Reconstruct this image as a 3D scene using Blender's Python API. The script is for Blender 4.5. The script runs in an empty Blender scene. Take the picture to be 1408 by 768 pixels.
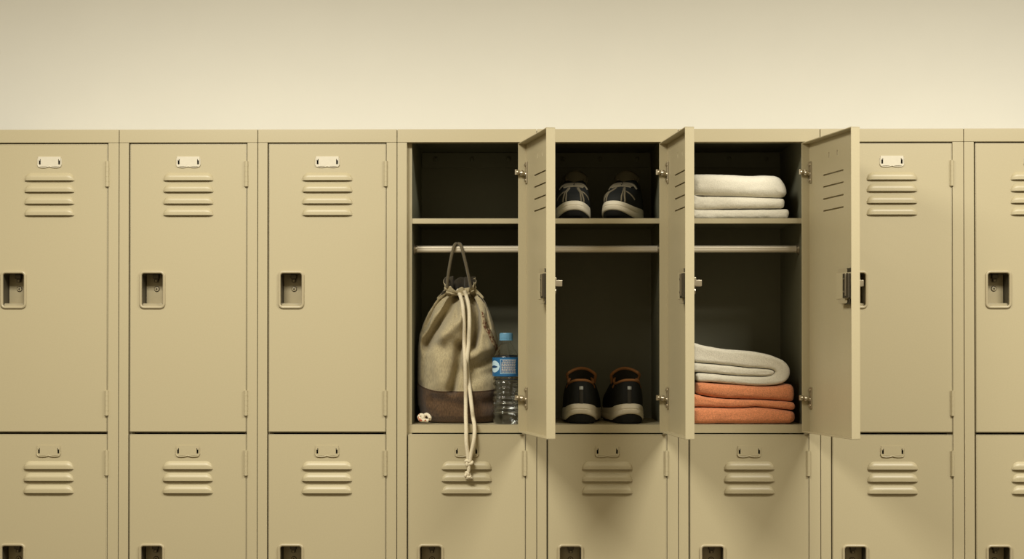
import bpy, bmesh, math, random
from mathutils import Vector, Matrix, Euler, noise

random.seed(7)
scn = bpy.context.scene
COL = scn.collection
PI = math.pi
U = 0.00155                      # metres per image pixel on the locker fronts
F = 2100.0
DM = F * U                       # camera distance from the locker fronts
ZC = 1.345
YAW = math.radians(0.55)
PITCH = math.radians(0.55)
VPY = 472.0
SH = (VPY - 384 - F * math.tan(PITCH))      # lens shift in pixels
CAM = Vector((0, -DM, ZC))
ROT = Euler((PI / 2 + PITCH, 0, YAW), 'XYZ').to_matrix()


def P(px, py, d=0.0):
    """point of the room at depth d (metres behind the locker fronts) seen at that place of the photograph"""
    v = ROT @ Vector(((px - 704) / F, (384 + SH - py) / F, -1.0))
    k = (d - CAM.y) / v.y
    return CAM + v * k


def PX(px, py=600, d=0.0):
    return P(px, py, d).x


def PZ(py, d=0.0, px=724):
    return P(px, py, d).z


# ------------------------------------------------------------------ mesh helpers
class MB:
    def __init__(self):
        self.v = []
        self.f = []
        self.m = []
        self.uv = {}

    def add(self, verts, faces, mi=0):
        o = len(self.v)
        self.v += [tuple(p) for p in verts]
        for f in faces:
            self.f.append(tuple(o + i for i in f))
            self.m.append(mi)
        return o

    def bm_add(self, bm, mi=0):
        bm.verts.index_update()
        self.add([v.co.copy() for v in bm.verts], [[v.index for v in f.verts] for f in bm.faces], mi)
        bm.free()

    def box(self, x0, x1, y0, y1, z0, z1, bev=0.0, mi=0, seg=2):
        bm = bmesh.new()
        vs = [bm.verts.new((x, y, z)) for x in (x0, x1) for y in (y0, y1) for z in (z0, z1)]
        for q in ((0, 1, 3, 2), (4, 6, 7, 5), (0, 4, 5, 1), (2, 3, 7, 6), (0, 2, 6, 4), (1, 5, 7, 3)):
            bm.faces.new([vs[i] for i in q])
        bmesh.ops.recalc_face_normals(bm, faces=bm.faces)
        if bev > 0:
            bmesh.ops.bevel(bm, geom=list(bm.edges), offset=bev, segments=seg, affect='EDGES', profile=0.5)
        self.bm_add(bm, mi)

    def tube(self, pts, r, seg=10, closed=False, mi=0, caps=True):
        pts = [Vector(p) for p in pts]
        n = len(pts)
        rr = r if isinstance(r, (list, tuple)) else [r] * n
        rings = []
        ref = None
        for i, p in enumerate(pts):
            a = pts[(i - 1) % n] if (closed or i > 0) else pts[i]
            b = pts[(i + 1) % n] if (closed or i < n - 1) else pts[i]
            t = (b - a).normalized()
            if ref is None:
                ref = t.orthogonal().normalized()
            ref = (ref - t * ref.dot(t)).normalized()
            bi = t.cross(ref)
            rings.append([p + (ref * math.cos(2 * PI * k / seg) + bi * math.sin(2 * PI * k / seg)) * rr[i] for k in range(seg)])
        verts = [q for rg in rings for q in rg]
        faces = []
        for i in range(n if closed else n - 1):
            j = (i + 1) % n
            for k in range(seg):
                l = (k + 1) % seg
                faces.append((i * seg + k, i * seg + l, j * seg + l, j * seg + k))
        if caps and not closed:
            faces.append(tuple(range(seg))[::-1])
            faces.append(tuple((n - 1) * seg + k for k in range(seg)))
        self.add(verts, faces, mi)

    def lathe(self, prof, c, seg=40, mi=0, fn=None):
        """prof: list of (r, z); c: centre (x, y, z)"""
        verts = []
        faces = []
        n = len(prof)
        for i, (r, z) in enumerate(prof):
            for k in range(seg):
                a = 2 * PI * k / seg
                q = fn(a, r, z) if fn else r
                verts.append((c[0] + q * math.sin(a), c[1] - q * math.cos(a), c[2] + z))
        for i in range(n - 1):
            for k in range(seg):
                l = (k + 1) % seg
                faces.append((i * seg + k, i * seg + l, (i + 1) * seg + l, (i + 1) * seg + k))
        if prof[0][0] > 1e-6:
            faces.append(tuple(range(seg))[::-1])
        if prof[-1][0] > 1e-6:
            faces.append(tuple((n - 1) * seg + k for k in range(seg)))
        self.add(verts, faces, mi)

    def grid(self, rows, mi=0, wrap=False):
        h = len(rows)
        w = len(rows[0])
        verts = [p for r in rows for p in r]
        faces = []
        for i in range(h - 1):
            for k in range(w if wrap else w - 1):
                l = (k + 1) % w
                faces.append((i * w + k, i * w + l, (i + 1) * w + l, (i + 1) * w + k))
        self.add(verts, faces, mi)

    def sheet(self, x0, x1, z0, z1, y0, y1, holes, mi=0):
        """flat plate in the xz plane with rectangular holes right through it"""
        xs = sorted(set([x0, x1] + [h[0] for h in holes] + [h[1] for h in holes]))
        zs = sorted(set([z0, z1] + [h[2] for h in holes] + [h[3] for h in holes]))
        nx, nz = len(xs) - 1, len(zs) - 1

        def solid(i, k):
            if i < 0 or k < 0 or i >= nx or k >= nz:
                return False
            cx, cz = (xs[i] + xs[i + 1]) / 2, (zs[k] + zs[k + 1]) / 2
            return not any(h[0] < cx < h[1] and h[2] < cz < h[3] for h in holes)
        w = nx + 1
        verts = [(x, y0, z) for z in zs for x in xs] + [(x, y1, z) for z in zs for x in xs]
        off = w * (nz + 1)
        faces = []
        for i in range(nx):
            for k in range(nz):
                if not solid(i, k):
                    continue
                a, b, c, d = k * w + i, k * w + i + 1, (k + 1) * w + i + 1, (k + 1) * w + i
                faces.append((a, b, c, d))
                faces.append((off + a, off + d, off + c, off + b))
                if not solid(i - 1, k): faces.append((a, d, off + d, off + a))
                if not solid(i + 1, k): faces.append((b, off + b, off + c, c))
                if not solid(i, k - 1): faces.append((a, off + a, off + b, b))
                if not solid(i, k + 1): faces.append((d, c, off + c, off + d))
        self.add(verts, faces, mi)

    def build(self, name, mats, parent=None, smooth=False, loc=None, fix=True, angle=None):
        me = bpy.data.meshes.new(name)
        me.from_pydata(self.v, [], self.f)
        if not isinstance(mats, (list, tuple)):
            mats = [mats]
        for m in mats:
            me.materials.append(m)
        for p, mi in zip(me.polygons, self.m):
            p.material_index = mi
        bm = bmesh.new()
        bm.from_mesh(me)
        bmesh.ops.remove_doubles(bm, verts=bm.verts, dist=1e-6)
        loose = [v for v in bm.verts if not v.link_faces]
        bmesh.ops.delete(bm, geom=loose, context='VERTS')
        if fix:
            bmesh.ops.recalc_face_normals(bm, faces=bm.faces)
        ang = math.radians(angle if angle else 40)
        if smooth:
            for f in bm.faces: f.smooth = True
            for e in bm.edges:
                if len(e.link_faces) == 2 and e.calc_face_angle(0) > ang:
                    e.smooth = False
        bm.to_mesh(me)
        bm.free()
        o = bpy.data.objects.new(name, me)
        COL.objects.link(o)
        if parent:
            o.parent = parent
        if loc is not None:
            o.location = loc
        if smooth and angle is None:
            wn = o.modifiers.new('weighted_normals', 'WEIGHTED_NORMAL')
            wn.keep_sharp = True
        return o


def empty(name, loc, rz=0.0):
    o = bpy.data.objects.new(name, None)
    COL.objects.link(o)
    o.location = loc
    o.rotation_euler = (0, 0, rz)
    o.empty_display_size = 0.05
    return o


def tag(o, label, cat, group=None):
    o['label'] = label
    o['category'] = cat
    if group:
        o['group'] = group
    return o


def resample(pts, n, closed=False):
    pts = [Vector(p) for p in pts]
    if closed:
        pts = pts + [pts[0]]
    L = [0]
    for a, b in zip(pts, pts[1:]):
        L.append(L[-1] + (b - a).length)
    out = []
    m = n if closed else n - 1
    j = 0
    for i in range(n):
        s = L[-1] * i / m
        while j < len(pts) - 2 and L[j + 1] < s:
            j += 1
        t = (s - L[j]) / max(1e-9, L[j + 1] - L[j])
        out.append(pts[j].lerp(pts[j + 1], t))
    return out


def smooth_line(pts, n=60, closed=False):
    """Catmull-Rom through the points"""
    pts = [Vector(p) for p in pts]
    m = len(pts)
    out = []
    rng = m if closed else m - 1
    per = max(2, n // rng)
    for i in range(rng):
        p0 = pts[(i - 1) % m] if (closed or i > 0) else pts[0] * 2 - pts[1]
        p1, p2 = pts[i], pts[(i + 1) % m]
        p3 = pts[(i + 2) % m] if (closed or i + 2 < m) else p2 * 2 - p1
        for k in range(per):
            t = k / per
            out.append(0.5 * ((2 * p1) + (p2 - p0) * t + (2 * p0 - 5 * p1 + 4 * p2 - p3) * t * t + (3 * p1 - p0 - 3 * p2 + p3) * t ** 3))
    if not closed:
        out.append(pts[-1])
    return out


def sstep(a, b, x):
    t = max(0.0, min(1.0, (x - a) / (b - a)))
    return t * t * (3 - 2 * t)


def interp(tab, x):
    if x <= tab[0][0]: return tab[0][1]
    for (a, va), (b, vb) in zip(tab, tab[1:]):
        if x <= b:
            t = (x - a) / (b - a)
            return va + (vb - va) * t
    return tab[-1][1]


# ------------------------------------------------------------------ materials
def material(name, col, rough=0.5, metal=0.0, bump=None, var=None, spec=0.5, sheen=0.0, coat=0.0):
    m = bpy.data.materials.new(name)
    m.use_nodes = True
    nt = m.node_tree
    b = nt.nodes['Principled BSDF']
    b.inputs['Base Color'].default_value = (*col, 1)
    b.inputs['Roughness'].default_value = rough
    b.inputs['Metallic'].default_value = metal
    b.inputs['Specular IOR Level'].default_value = spec
    if sheen:
        b.inputs['Sheen Weight'].default_value = sheen
        b.inputs['Sheen Roughness'].default_value = 0.6
    if coat:
        b.inputs['Coat Weight'].default_value = coat
    tc = nt.nodes.new('ShaderNodeTexCoord')
    if bump:
        n = nt.nodes.new('ShaderNodeTexNoise')
        n.inputs['Scale'].default_value = bump[0]
        n.inputs['Detail'].default_value = 4
        nt.links.new(tc.outputs['Object'], n.inputs['Vector'])
        bp = nt.nodes.new('ShaderNodeBump')
        bp.inputs['Strength'].default_value = bump[1]
        bp.inputs['Distance'].default_value = bump[2]
        nt.links.new(n.outputs['Fac'], bp.inputs['Height'])
        nt.links.new(bp.outputs['Normal'], b.inputs['Normal'])
    if var:
        n2 = nt.nodes.new('ShaderNodeTexNoise')
        n2.inputs['Scale'].default_value = var[0]
        n2.inputs['Detail'].default_value = 5
        nt.links.new(tc.outputs['Object'], n2.inputs['Vector'])
        r = nt.nodes.new('ShaderNodeValToRGB')
        r.color_ramp.elements[0].position = 0.3
        r.color_ramp.elements[1].position = 0.7
        r.color_ramp.elements[0].color = (*[c * (1 - var[1]) for c in col], 1)
        r.color_ramp.elements[1].color = (*[min(1, c * (1 + var[1])) for c in col], 1)
        nt.links.new(n2.outputs['Fac'], r.inputs['Fac'])
        nt.links.new(r.outputs['Color'], b.inputs['Base Color'])
    return m


PAINT_C = (0.445, 0.384, 0.240)
PAINT = material('beige_locker_paint', PAINT_C, 0.42, bump=(900, 0.08, 0.0006), var=(350, 0.02))
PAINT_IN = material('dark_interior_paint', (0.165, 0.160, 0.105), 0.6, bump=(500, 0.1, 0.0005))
PLATE_UP = material('cream_holder_plate', (0.60, 0.55, 0.43), 0.5, var=(120, 0.03))  # holder plates of the upper doors, paler than the locker paint
CUP = material('beige_cup_metal', (0.40, 0.34, 0.215), 0.32, bump=(300, 0.05, 0.0005))
CUP_SHADE = material('shaded_cup_wall', (0.055, 0.046, 0.028), 0.45)  # shade inside the handle cup, painted into its inner walls
STEEL = material('worn_steel', (0.50, 0.44, 0.33), 0.33, metal=0.9, bump=(200, 0.08, 0.0005))
DARKSTEEL = material('dark_lock_steel', (0.10, 0.085, 0.06), 0.4, metal=0.7)
ROD = material('rod_metal', (0.62, 0.55, 0.42), 0.38, metal=0.35)
BLACK = material('black_gap', (0.01, 0.01, 0.008), 0.8)
WALL = material('cream_wall_paint', (0.80, 0.79, 0.725), 0.85, bump=(260, 0.12, 0.0008), var=(8, 0.01))
FLOORM = material('tan_floor', (0.11, 0.085, 0.055), 0.5, var=(4, 0.1))


def cloth(name, col, scale, dist, var, sheen=0.3, rough=0.95):
    return material(name, col, rough, bump=(scale, 0.8, dist), var=(scale * 0.6, var), spec=0.15, sheen=sheen)


TOWEL_W = cloth('white_terry', (0.76, 0.715, 0.59), 620, 0.0016, 0.07)
TOWEL_C = cloth('coral_terry', (0.72, 0.265, 0.115), 620, 0.0016, 0.22)


def weave(name, col, scale, var=0.18):
    m = material(name, col, 0.9, spec=0.15, sheen=0.2)
    nt = m.node_tree
    b = nt.nodes['Principled BSDF']
    tc = nt.nodes['Texture Coordinate']
    mp = nt.nodes.new('ShaderNodeMapping')
    mp.inputs['Scale'].default_value = (scale, scale, scale * 0.25)
    n = nt.nodes.new('ShaderNodeTexNoise')
    n.inputs['Scale'].default_value = 1
    n.inputs['Detail'].default_value = 6
    nt.links.new(tc.outputs['Object'], mp.inputs['Vector'])
    nt.links.new(mp.outputs['Vector'], n.inputs['Vector'])
    r = nt.nodes.new('ShaderNodeValToRGB')
    r.color_ramp.elements[0].position = 0.35
    r.color_ramp.elements[1].position = 0.68
    r.color_ramp.elements[0].color = (*[c * (1 - var) for c in col], 1)
    r.color_ramp.elements[1].color = (*[c * (1 + var) for c in col], 1)
    nt.links.new(n.outputs['Fac'], r.inputs['Fac'])
    nt.links.new(r.outputs['Color'], b.inputs['Base Color'])
    bp = nt.nodes.new('ShaderNodeBump')
    bp.inputs['Strength'].default_value = 0.5
    bp.inputs['Distance'].default_value = 0.0008
    nt.links.new(n.outputs['Fac'], bp.inputs['Height'])
    nt.links.new(bp.outputs['Normal'], b.inputs['Normal'])
    return m


CANVAS = weave('linen_canvas', (0.40, 0.335, 0.20), 500)
BAND = weave('brown_canvas', (0.092, 0.052, 0.025), 500, 0.35)
BAG_SHADE = weave('shaded_bag_inside', (0.045, 0.036, 0.022), 500)  # shadow in the bag's open mouth, put into the cloth's inner face
STRAP = weave('olive_strap', (0.13, 0.105, 0.06), 600)
CORD = material('cotton_cord', (0.70, 0.62, 0.45), 0.9, bump=(900, 0.6, 0.0008), var=(500, 0.1), spec=0.15)


def trim_mat():
    m = material('red_tan_webbing', (0.3, 0.2, 0.1), 0.9, spec=0.1)
    nt = m.node_tree
    b = nt.nodes['Principled BSDF']
    tc = nt.nodes['Texture Coordinate']
    v = nt.nodes.new('ShaderNodeTexVoronoi')
    v.inputs['Scale'].default_value = 260
    nt.links.new(tc.outputs['Object'], v.inputs['Vector'])
    r = nt.nodes.new('ShaderNodeValToRGB')
    r.color_ramp.elements[0].position = 0.3
    r.color_ramp.elements[0].color = (0.13, 0.055, 0.03, 1)
    r.color_ramp.elements[1].position = 0.62
    r.color_ramp.elements[1].color = (0.34, 0.27, 0.16, 1)
    nt.links.new(v.outputs['Distance'], r.inputs['Fac'])
    e = r.color_ramp.elements
    nt.links.new(r.outputs['Color'], b.inputs['Base Color'])
    sc = nt.nodes.new('ShaderNodeSeparateColor')
    nt.links.new(v.outputs['Color'], sc.inputs['Color'])
    nt.links.new(sc.outputs['Red'], r.inputs['Fac'])
    return m


TRIM = trim_mat()


def rope_mat():
    m = material('flecked_rope', (0.7, 0.62, 0.46), 0.9, spec=0.1)
    nt = m.node_tree
    b = nt.nodes['Principled BSDF']
    tc = nt.nodes['Texture Coordinate']
    v = nt.nodes.new('ShaderNodeTexVoronoi')
    v.inputs['Scale'].default_value = 330
    nt.links.new(tc.outputs['Object'], v.inputs['Vector'])
    sc = nt.nodes.new('ShaderNodeSeparateColor')
    nt.links.new(v.outputs['Color'], sc.inputs['Color'])
    r = nt.nodes.new('ShaderNodeValToRGB')
    r.color_ramp.interpolation = 'CONSTANT'
    r.color_ramp.elements[0].color = (0.42, 0.12, 0.06, 1)
    r.color_ramp.elements[1].position = 0.09
    r.color_ramp.elements[1].color = (0.72, 0.64, 0.48, 1)
    nt.links.new(sc.outputs['Red'], r.inputs['Fac'])
    nt.links.new(r.outputs['Color'], b.inputs['Base Color'])
    return m


ROPE = rope_mat()
SHOE_BLK = material('black_knit', (0.012, 0.013, 0.012), 0.75, bump=(900, 0.4, 0.0005), spec=0.25)
SHOE_GREY = material('grey_overlay', (0.15, 0.125, 0.08), 0.7, spec=0.3, bump=(700, 0.3, 0.0004))
SHOE_TAN = material('tan_lining', (0.30, 0.135, 0.05), 0.85, spec=0.2, bump=(700, 0.3, 0.0004))
SHOE_DK = material('charcoal_lining', (0.045, 0.042, 0.034), 0.8, spec=0.2)
SHOE_TNG = material('charcoal_tongue', (0.17, 0.15, 0.10), 0.8, spec=0.2)
SHOE_EDGE = material('grey_piping', (0.34, 0.29, 0.19), 0.8, spec=0.2)
MID_W = material('white_midsole', (0.72, 0.66, 0.52), 0.6, bump=(400, 0.15, 0.0004))
OUTSOLE = material('black_rubber', (0.010, 0.010, 0.009), 0.7, spec=0.3)
SILVER = material('pale_heel_label', (0.40, 0.42, 0.40), 0.4)
BLUE_CAP = material('blue_cap_plastic', (0.12, 0.29, 0.44), 0.35)
BLUE_LAB = material('blue_label', (0.012, 0.115, 0.28), 0.35)
PALE_BLUE = material('pale_blue_print', (0.50, 0.68, 0.78), 0.4)
WHITE_PR = material('white_print', (0.66, 0.58, 0.44), 0.5)
NAVY_PR = material('navy_print', (0.01, 0.05, 0.14), 0.5)


def glass(name, ior, col, rough=0.0):
    m = bpy.data.materials.new(name)
    m.use_nodes = True
    b = m.node_tree.nodes['Principled BSDF']
    b.inputs['Base Color'].default_value = (*col, 1)
    b.inputs['Roughness'].default_value = rough
    b.inputs['IOR'].default_value = ior
    b.inputs['Transmission Weight'].default_value = 1.0
    return m


PET = glass('clear_plastic', 1.45, (0.97, 0.98, 0.97), 0.02)
WATER = glass('water', 1.33, (0.97, 0.98, 0.96))

# ------------------------------------------------------------------ lockers
ZT = PZ(177.2)                 # top of the lockers
Z_HEAD = PZ(195.3)             # underside of the header
Z_UD1, Z_UD0 = PZ(197.2), PZ(593.6)     # upper door
Z_LD1, Z_LD0 = PZ(597.0), 0.13          # lower door
Z_SILL = PZ(583.2, 0.019)
Z_SHELF = PZ(300.0, 0.020)
FL = 0.0185                    # depth of the door pans
DEPTH = 0.335
DOORS = [(-13, 147.3), (178, 338.8), (369, 530.5), (561, 722.3), (753.2, 916.8), (948.4, 1112), (1144.4, 1310), (1342, 1509)]
SEAMS = [-28.5, 162.8, 353.8, 545.6, 738, 932.8, 1128.4, 1326.2, 1525]
T = 0.0012


def louver(mb, cx, z0, w, h):
    """a pressed louver: swells outward from its top, open below"""
    nu, nv = 40, 10
    rows = []
    for j in range(nv + 1):
        v = j / nv                     # 0 top .. 1 bottom
        row = []
        for i in range(nu + 1):
            u = -1 + 2 * i / nu
            x = cx + u * w / 2 * (1.0)
            # rounded upper corners
            ex = max(0.0, (abs(u) * w / 2 - (w / 2 - h * 0.95)) / (h * 0.95))
            top = 1 - math.sqrt(max(0, 1 - ex * ex))
            zz = z0 + h * (1 - v) * (1 - top)
            hv = math.sin(min(1, v * 1.6 + 0.02) * PI / 2) if v < 1 else 1
            hu = math.sqrt(max(0.0, 1 - ex ** 2.2))
            y = -0.0062 * hv * hu
            row.append((x, y - 0.0001, zz))
        rows.append(row)
    mb.grid(rows)
    # turned-in lower lip with real thickness
    lip = []
    for dz, yy in ((0, 1.0), (-0.0006, 0.9), (0.0004, 0.78), (0.004, 0.7)):
        lip.append([(p[0], p[1] * yy, p[2] + dz) for p in rows[-1]])
    mb.grid(lip)


def rrect(x0, x1, z0, z1, r, n=5):
    out = []
    for cx, cz, a0 in ((x1 - r, z1 - r, 0), (x0 + r, z1 - r, 90), (x0 + r, z0 + r, 180), (x1 - r, z0 + r, 270)):
        for i in range(n + 1):
            a = math.radians(a0 + 90 * i / n)
            out.append((cx + r * math.cos(a), cz + r * math.sin(a)))
    return out


def make_cup(parent, x0, x1, z0, z1, deep, opened, wdt):
    """recessed handle cup in door coordinates"""
    mb = MB()
    rim = 0.0055
    spec = [(0.0, 0.0105, 0.0), (0.0, 0.0105, -0.0022), (0.0009, 0.0100, -0.0034), (0.0024, 0.009, -0.0038),
            (rim - 0.0013, 0.0062, -0.0036), (rim, 0.005, -0.0022), (rim, 0.005, deep)]
    rows = []
    for ins, r, y in spec:
        rows.append([(a, y, b) for a, b in rrect(x0 + ins, x1 - ins, z0 + ins, z1 - ins, r)])
    mb.grid(rows[:-1], wrap=True)
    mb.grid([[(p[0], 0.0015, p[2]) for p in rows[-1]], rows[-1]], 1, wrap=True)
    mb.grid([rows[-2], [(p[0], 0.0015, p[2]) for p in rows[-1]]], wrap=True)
    n = len(rows[-1])
    o = mb.add(rows[-1], [tuple(range(n))])
    # raised plate in the cup with the lock on it
    ix0, ix1, iz0, iz1 = x0 + rim, x1 - rim, z0 + rim, z1 - rim
    fl = 0.55 if deep > 0.03 else 0.5
    yb = deep * fl
    mb.box(ix0 + 0.004 if opened else ix0 + (ix1 - ix0) * 0.02, ix1 - 0.001, deep - 0.004, deep - 0.0005, iz0, iz1, 0.0008)
    # sloping lower ledge
    mb.add([(ix0 - 0.0005, 0.002, iz0 - 0.0003), (ix1 + 0.0005, 0.002, iz0 - 0.0003), (ix1 + 0.0005, deep * 0.3, iz0 + 0.0065), (ix0 - 0.0005, deep * 0.3, iz0 + 0.0065), (ix1 + 0.0005, deep - 0.004, iz0 + 0.0068), (ix0 - 0.0005, deep - 0.004, iz0 + 0.0068)], [(0, 1, 2, 3), (3, 2, 4, 5)])
    c = mb.build('recessed_handle', [CUP, CUP_SHADE], parent, smooth=True, angle=50)
    cx = (ix0 + ix1) / 2 + 0.001
    k = MB()
    zc = z0 + (z1 - z0) * 0.535
    yk = deep - 0.004
    kb = MB()
    kb.lathe([(0.0062, 0.0), (0.0062, 0.0006), (0.0, 0.0006)], (0, 0, 0), 24)
    k.add([(cx + a, yk - c_, zc + b) for a, b, c_ in kb.v], kb.f)
    kb = MB()
    kb.lathe([(0.0048, 0.0), (0.0048, 0.0022), (0.0040, 0.0028), (0.0, 0.0028)], (0, 0, 0), 24)
    k.add([(cx + a, yk - c_, zc + b) for a, b, c_ in kb.v], kb.f, 1)
    k.box(cx - 0.0009, cx + 0.0009, yk - 0.0032, yk - 0.001, zc - 0.0026, zc + 0.0026, 0.0003)
    k.box(cx - 0.0020, cx + 0.0020, yk - 0.0032, yk - 0.001, zc - 0.0009, zc + 0.0009, 0.0003)
    # finger latch hanging from the top of the cup
    zt_ = iz1
    k.box(cx - 0.0062, cx + 0.0062, yk - 0.012, yk, zt_ - 0.010, zt_ - 0.0005, 0.0012)
    k.box(cx - 0.0042, cx + 0.0042, yk - 0.008, yk, zt_ - 0.0175, zt_ - 0.008, 0.0015)
    k.box(cx - 0.002, cx + 0.002, yk - 0.0095, yk - 0.007, zt_ - 0.0165, zt_ - 0.0125, 0.0006, mi=1)
    k.build('latch_keyhole', [DARKSTEEL, CUP], parent, smooth=True)
    return c


def make_card_holder(parent, cx, z0, z1, w, mat):
    mb = MB()
    x0, x1 = cx - w / 2, cx + w / 2
    hz = (z0 + z1) / 2
    # plate with an oval hole near each end
    holes = [(x0 + 0.0026, x0 + 0.0064, hz - 0.0055, hz + 0.0060), (x1 - 0.0064, x1 - 0.0026, hz - 0.0055, hz + 0.0060)]
    mb.sheet(x0 + 0.001, x1 - 0.001, z0 + 0.002, z1, -0.0016, -0.0002, holes)
    # dark notch teeth at the holes
    for hx, sgn in ((x0 + 0.0026, -1), (x1 - 0.0026, 1)):
        mb.box(min(hx, hx - sgn * 0.0022), max(hx, hx - sgn * 0.0022), -0.0024, -0.0004, hz + 0.003, hz + 0.006, 0.0003)
    # lower lip, dipped on either side of a small notch
    pts = [(x0, z0 + 0.006), (x0 + 0.002, z0 + 0.0018), (x0 + 0.006, z0 + 0.0002), (x0 + w * 0.3, z0 - 0.0002), (cx - 0.002, z0 + 0.0012),
           (cx, z0 + 0.0022), (cx + 0.002, z0 + 0.0012), (x1 - w * 0.3, z0 - 0.0002), (x1 - 0.006, z0 + 0.0002), (x1 - 0.002, z0 + 0.0018), (x1, z0 + 0.006)]
    mb.tube([(a, -0.0016, b) for a, b in smooth_line([(p[0], p[1], 0) for p in pts], 40) for b in [b]] if False else
            [(q.x, -0.0016, q.y) for q in smooth_line([(p[0], p[1], 0) for p in pts], 40)], 0.0011, 8)
    mb.tube([(x0, -0.0008, z1 - 0.004), (x0, -0.0008, z0 + 0.006)], 0.0009, 6)
    mb.tube([(x1, -0.0008, z1 - 0.004), (x1, -0.0008, z0 + 0.006)], 0.0009, 6)
    return mb.build('card_holder', [mat], parent, smooth=True), holes


def make_door(parent, W, z0, z1, upper, opened, mirror=False):
    """door pan; local origin at the right-hand hinge, x runs to minus W, outside faces minus y"""
    H0, H1 = 0.0, z1 - z0
    mb = MB()
    cx = -W / 2
    if upper:
        lz = [z1 - PZ(b) for b in (247.3, 263.0, 279.3, 295.2)]
        card = (z1 - PZ(229.3), z1 - PZ(214.6))
        cup = (z1 - PZ(424), z1 - PZ(372))
    else:
        lz = [z1 - PZ(b) for b in (644.4, 660.8, 677.4)]
        card = (z1 - PZ(627.4), z1 - PZ(612.4))
        cup = (z1 - PZ(799.5), z1 - PZ(747.5))
    wl = 69.5 * U
    holes = []
    for b in lz:
        zz = H1 - b
        holes.append((cx - wl / 2 + 0.003, cx + wl / 2 - 0.003, zz - 0.0006, zz + 0.0026))
    cz0, cz1 = H1 - card[0], H1 - card[1]
    hz = (cz0 + cz1) / 2
    wc = 32.5 * U
    for s in (-1, 1):
        e = cx + s * wc / 2
        a, b = (e + 0.0026, e + 0.0064) if s < 0 else (e - 0.0064, e - 0.0026)
        holes.append((a, b, hz - 0.0055, hz + 0.0060))
    kx0, kx1 = -W + 13.2 * U, -W + 49.2 * U
    kz0, kz1 = H1 - cup[0], H1 - cup[1]
    holes.append((kx0 + 0.004, kx1 - 0.004, kz0 + 0.004, kz1 - 0.004))
    mb.sheet(-W + 0.0012, -0.0012, 0.0012, H1 - 0.0012, 0, T, holes)
    # rounded edges: the sheet turns back into the four flanges
    r = 0.0024
    for (a0, a1) in ((-W, -W + 0.0026), (-0.0026, 0)):
        mb.box(a0, a1, 0.0, FL, 0, H1, 0.0010)
    mb.box(-W, 0, 0.0, FL, 0, 0.0026, 0.0010)
    mb.box(-W, 0, 0.0, FL, H1 - 0.0026, H1, 0.0010)
    for b in lz:
        louver(mb, cx, H1 - b + 0.0, wl, 10.6 * U)
    d = mb.build('door', [PAINT], parent, smooth=True)
    make_card_holder(d, cx, cz0, cz1, wc, PLATE_UP if upper else PAINT)
    make_cup(d, kx0, kx1, kz0, kz1, 0.0155 if opened else 0.040, opened, W)
    if not opened:
        spans = ((221, 256), (536.5, 571)) if upper else ((619, 653.5),)
        for a, b in spans:
            h = MB()
            za, zb = z_rel(z0, b), z_rel(z0, a)
            h.tube([(-0.0008, -0.0022, za), (-0.0008, -0.0022, zb)], 0.0036, 14)
            n = 5
            for i in range(1, n):
                zz = za + (zb - za) * i / n
                h.tube([(-0.0008, -0.0022, zz - 0.0004), (-0.0008, -0.0022, zz + 0.0004)], 0.00385, 14)
            h.box(-0.006, 0.0035, -0.0016, 0.0, za, zb, 0.0005)
            h.build('hinge', [PAINT], d, smooth=True)
        if not upper:
            h = MB()
            h.tube([(-0.0008, -0.0022, 0.06), (-0.0008, -0.0022, 0.115)], 0.0036, 14)
            h.box(-0.006, 0.0035, -0.0016, 0.0, 0.06, 0.115, 0.0005)
            h.build('hinge', [PAINT], d, smooth=True)
    else:
        for a in (238, 546.5):
            h = MB()
            zz = z_rel(z0, a)
            h.box(-0.0165, -0.0045, 0.0014, 0.0045, zz - 0.023, zz + 0.023, 0.0012)
            for s in (-1, 1):
                hb = MB()
                hb.lathe([(0.0042, 0), (0.0042, 0.0015), (0.0030, 0.0026), (0, 0.0030)], (0, 0, 0), 14)
                h.add([(-0.0105 + p[0], 0.0045 + p[2], zz + s * 0.0165 + p[1]) for p in hb.v], hb.f)
            # jointed arm reaching over the flange to the frame
            arm = [(-0.010, 0.004, zz - 0.003), (-0.010, 0.010, zz - 0.0015), (-0.0095, 0.016, zz), (-0.009, 0.0215, zz + 0.0004), (-0.009, 0.0262, zz + 0.0006)]
            h.tube(smooth_line(arm, 16), [0.0052 - 0.0012 * math.sin(i * 0.9) - 0.00006 * i for i in range(17)], 12)
            h.tube([(-0.009, 0.0245, zz - 0.0048), (-0.009, 0.0245, zz + 0.006)], 0.0034, 12)
            h.tube([(-0.0098, 0.0135, zz - 0.0058), (-0.0098, 0.0135, zz + 0.0052)], 0.0030, 12)
            h.build('hinge', [STEEL], d, smooth=True)
        # lock case on the inside
        zc = (kz0 + kz1) / 2
        h = MB()
        h.box(-W + 0.0045, -W + 0.078, 0.0013, 0.0166, zc - 0.026, zc + 0.026, 0.0012)
        h.build('lock_backing', [PAINT], d, smooth=True)
        h = MB()
        h.box(-W + 0.006, -W + 0.034, 0.0166, 0.0225, zc - 0.025, zc + 0.024, 0.0015)
        h.box(-W + 0.016, -W + 0.0195, 0.0222, 0.0245, zc - 0.021, zc + 0.023, 0.0006, mi=1)
        for s in (-1, 1):
            h.tube([(-W + 0.027, 0.022, zc + s * 0.013), (-W + 0.027, 0.0242, zc + s * 0.013)], 0.0023, 10, mi=1)
        h.box(-W + 0.0085, -W + 0.0125, 0.0166, 0.0195, zc - 0.038, zc - 0.024, 0.0012)
        h.build('lock_case', [DARKSTEEL, STEEL], d, smooth=True)
        # lever swung out of the cup
        h = MB()
        xk = -W + 0.040
        h.box(xk - 0.010, xk + 0.004, -0.0105, 0.010, zc - 0.0005, zc + 0.0165, 0.0012)
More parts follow.
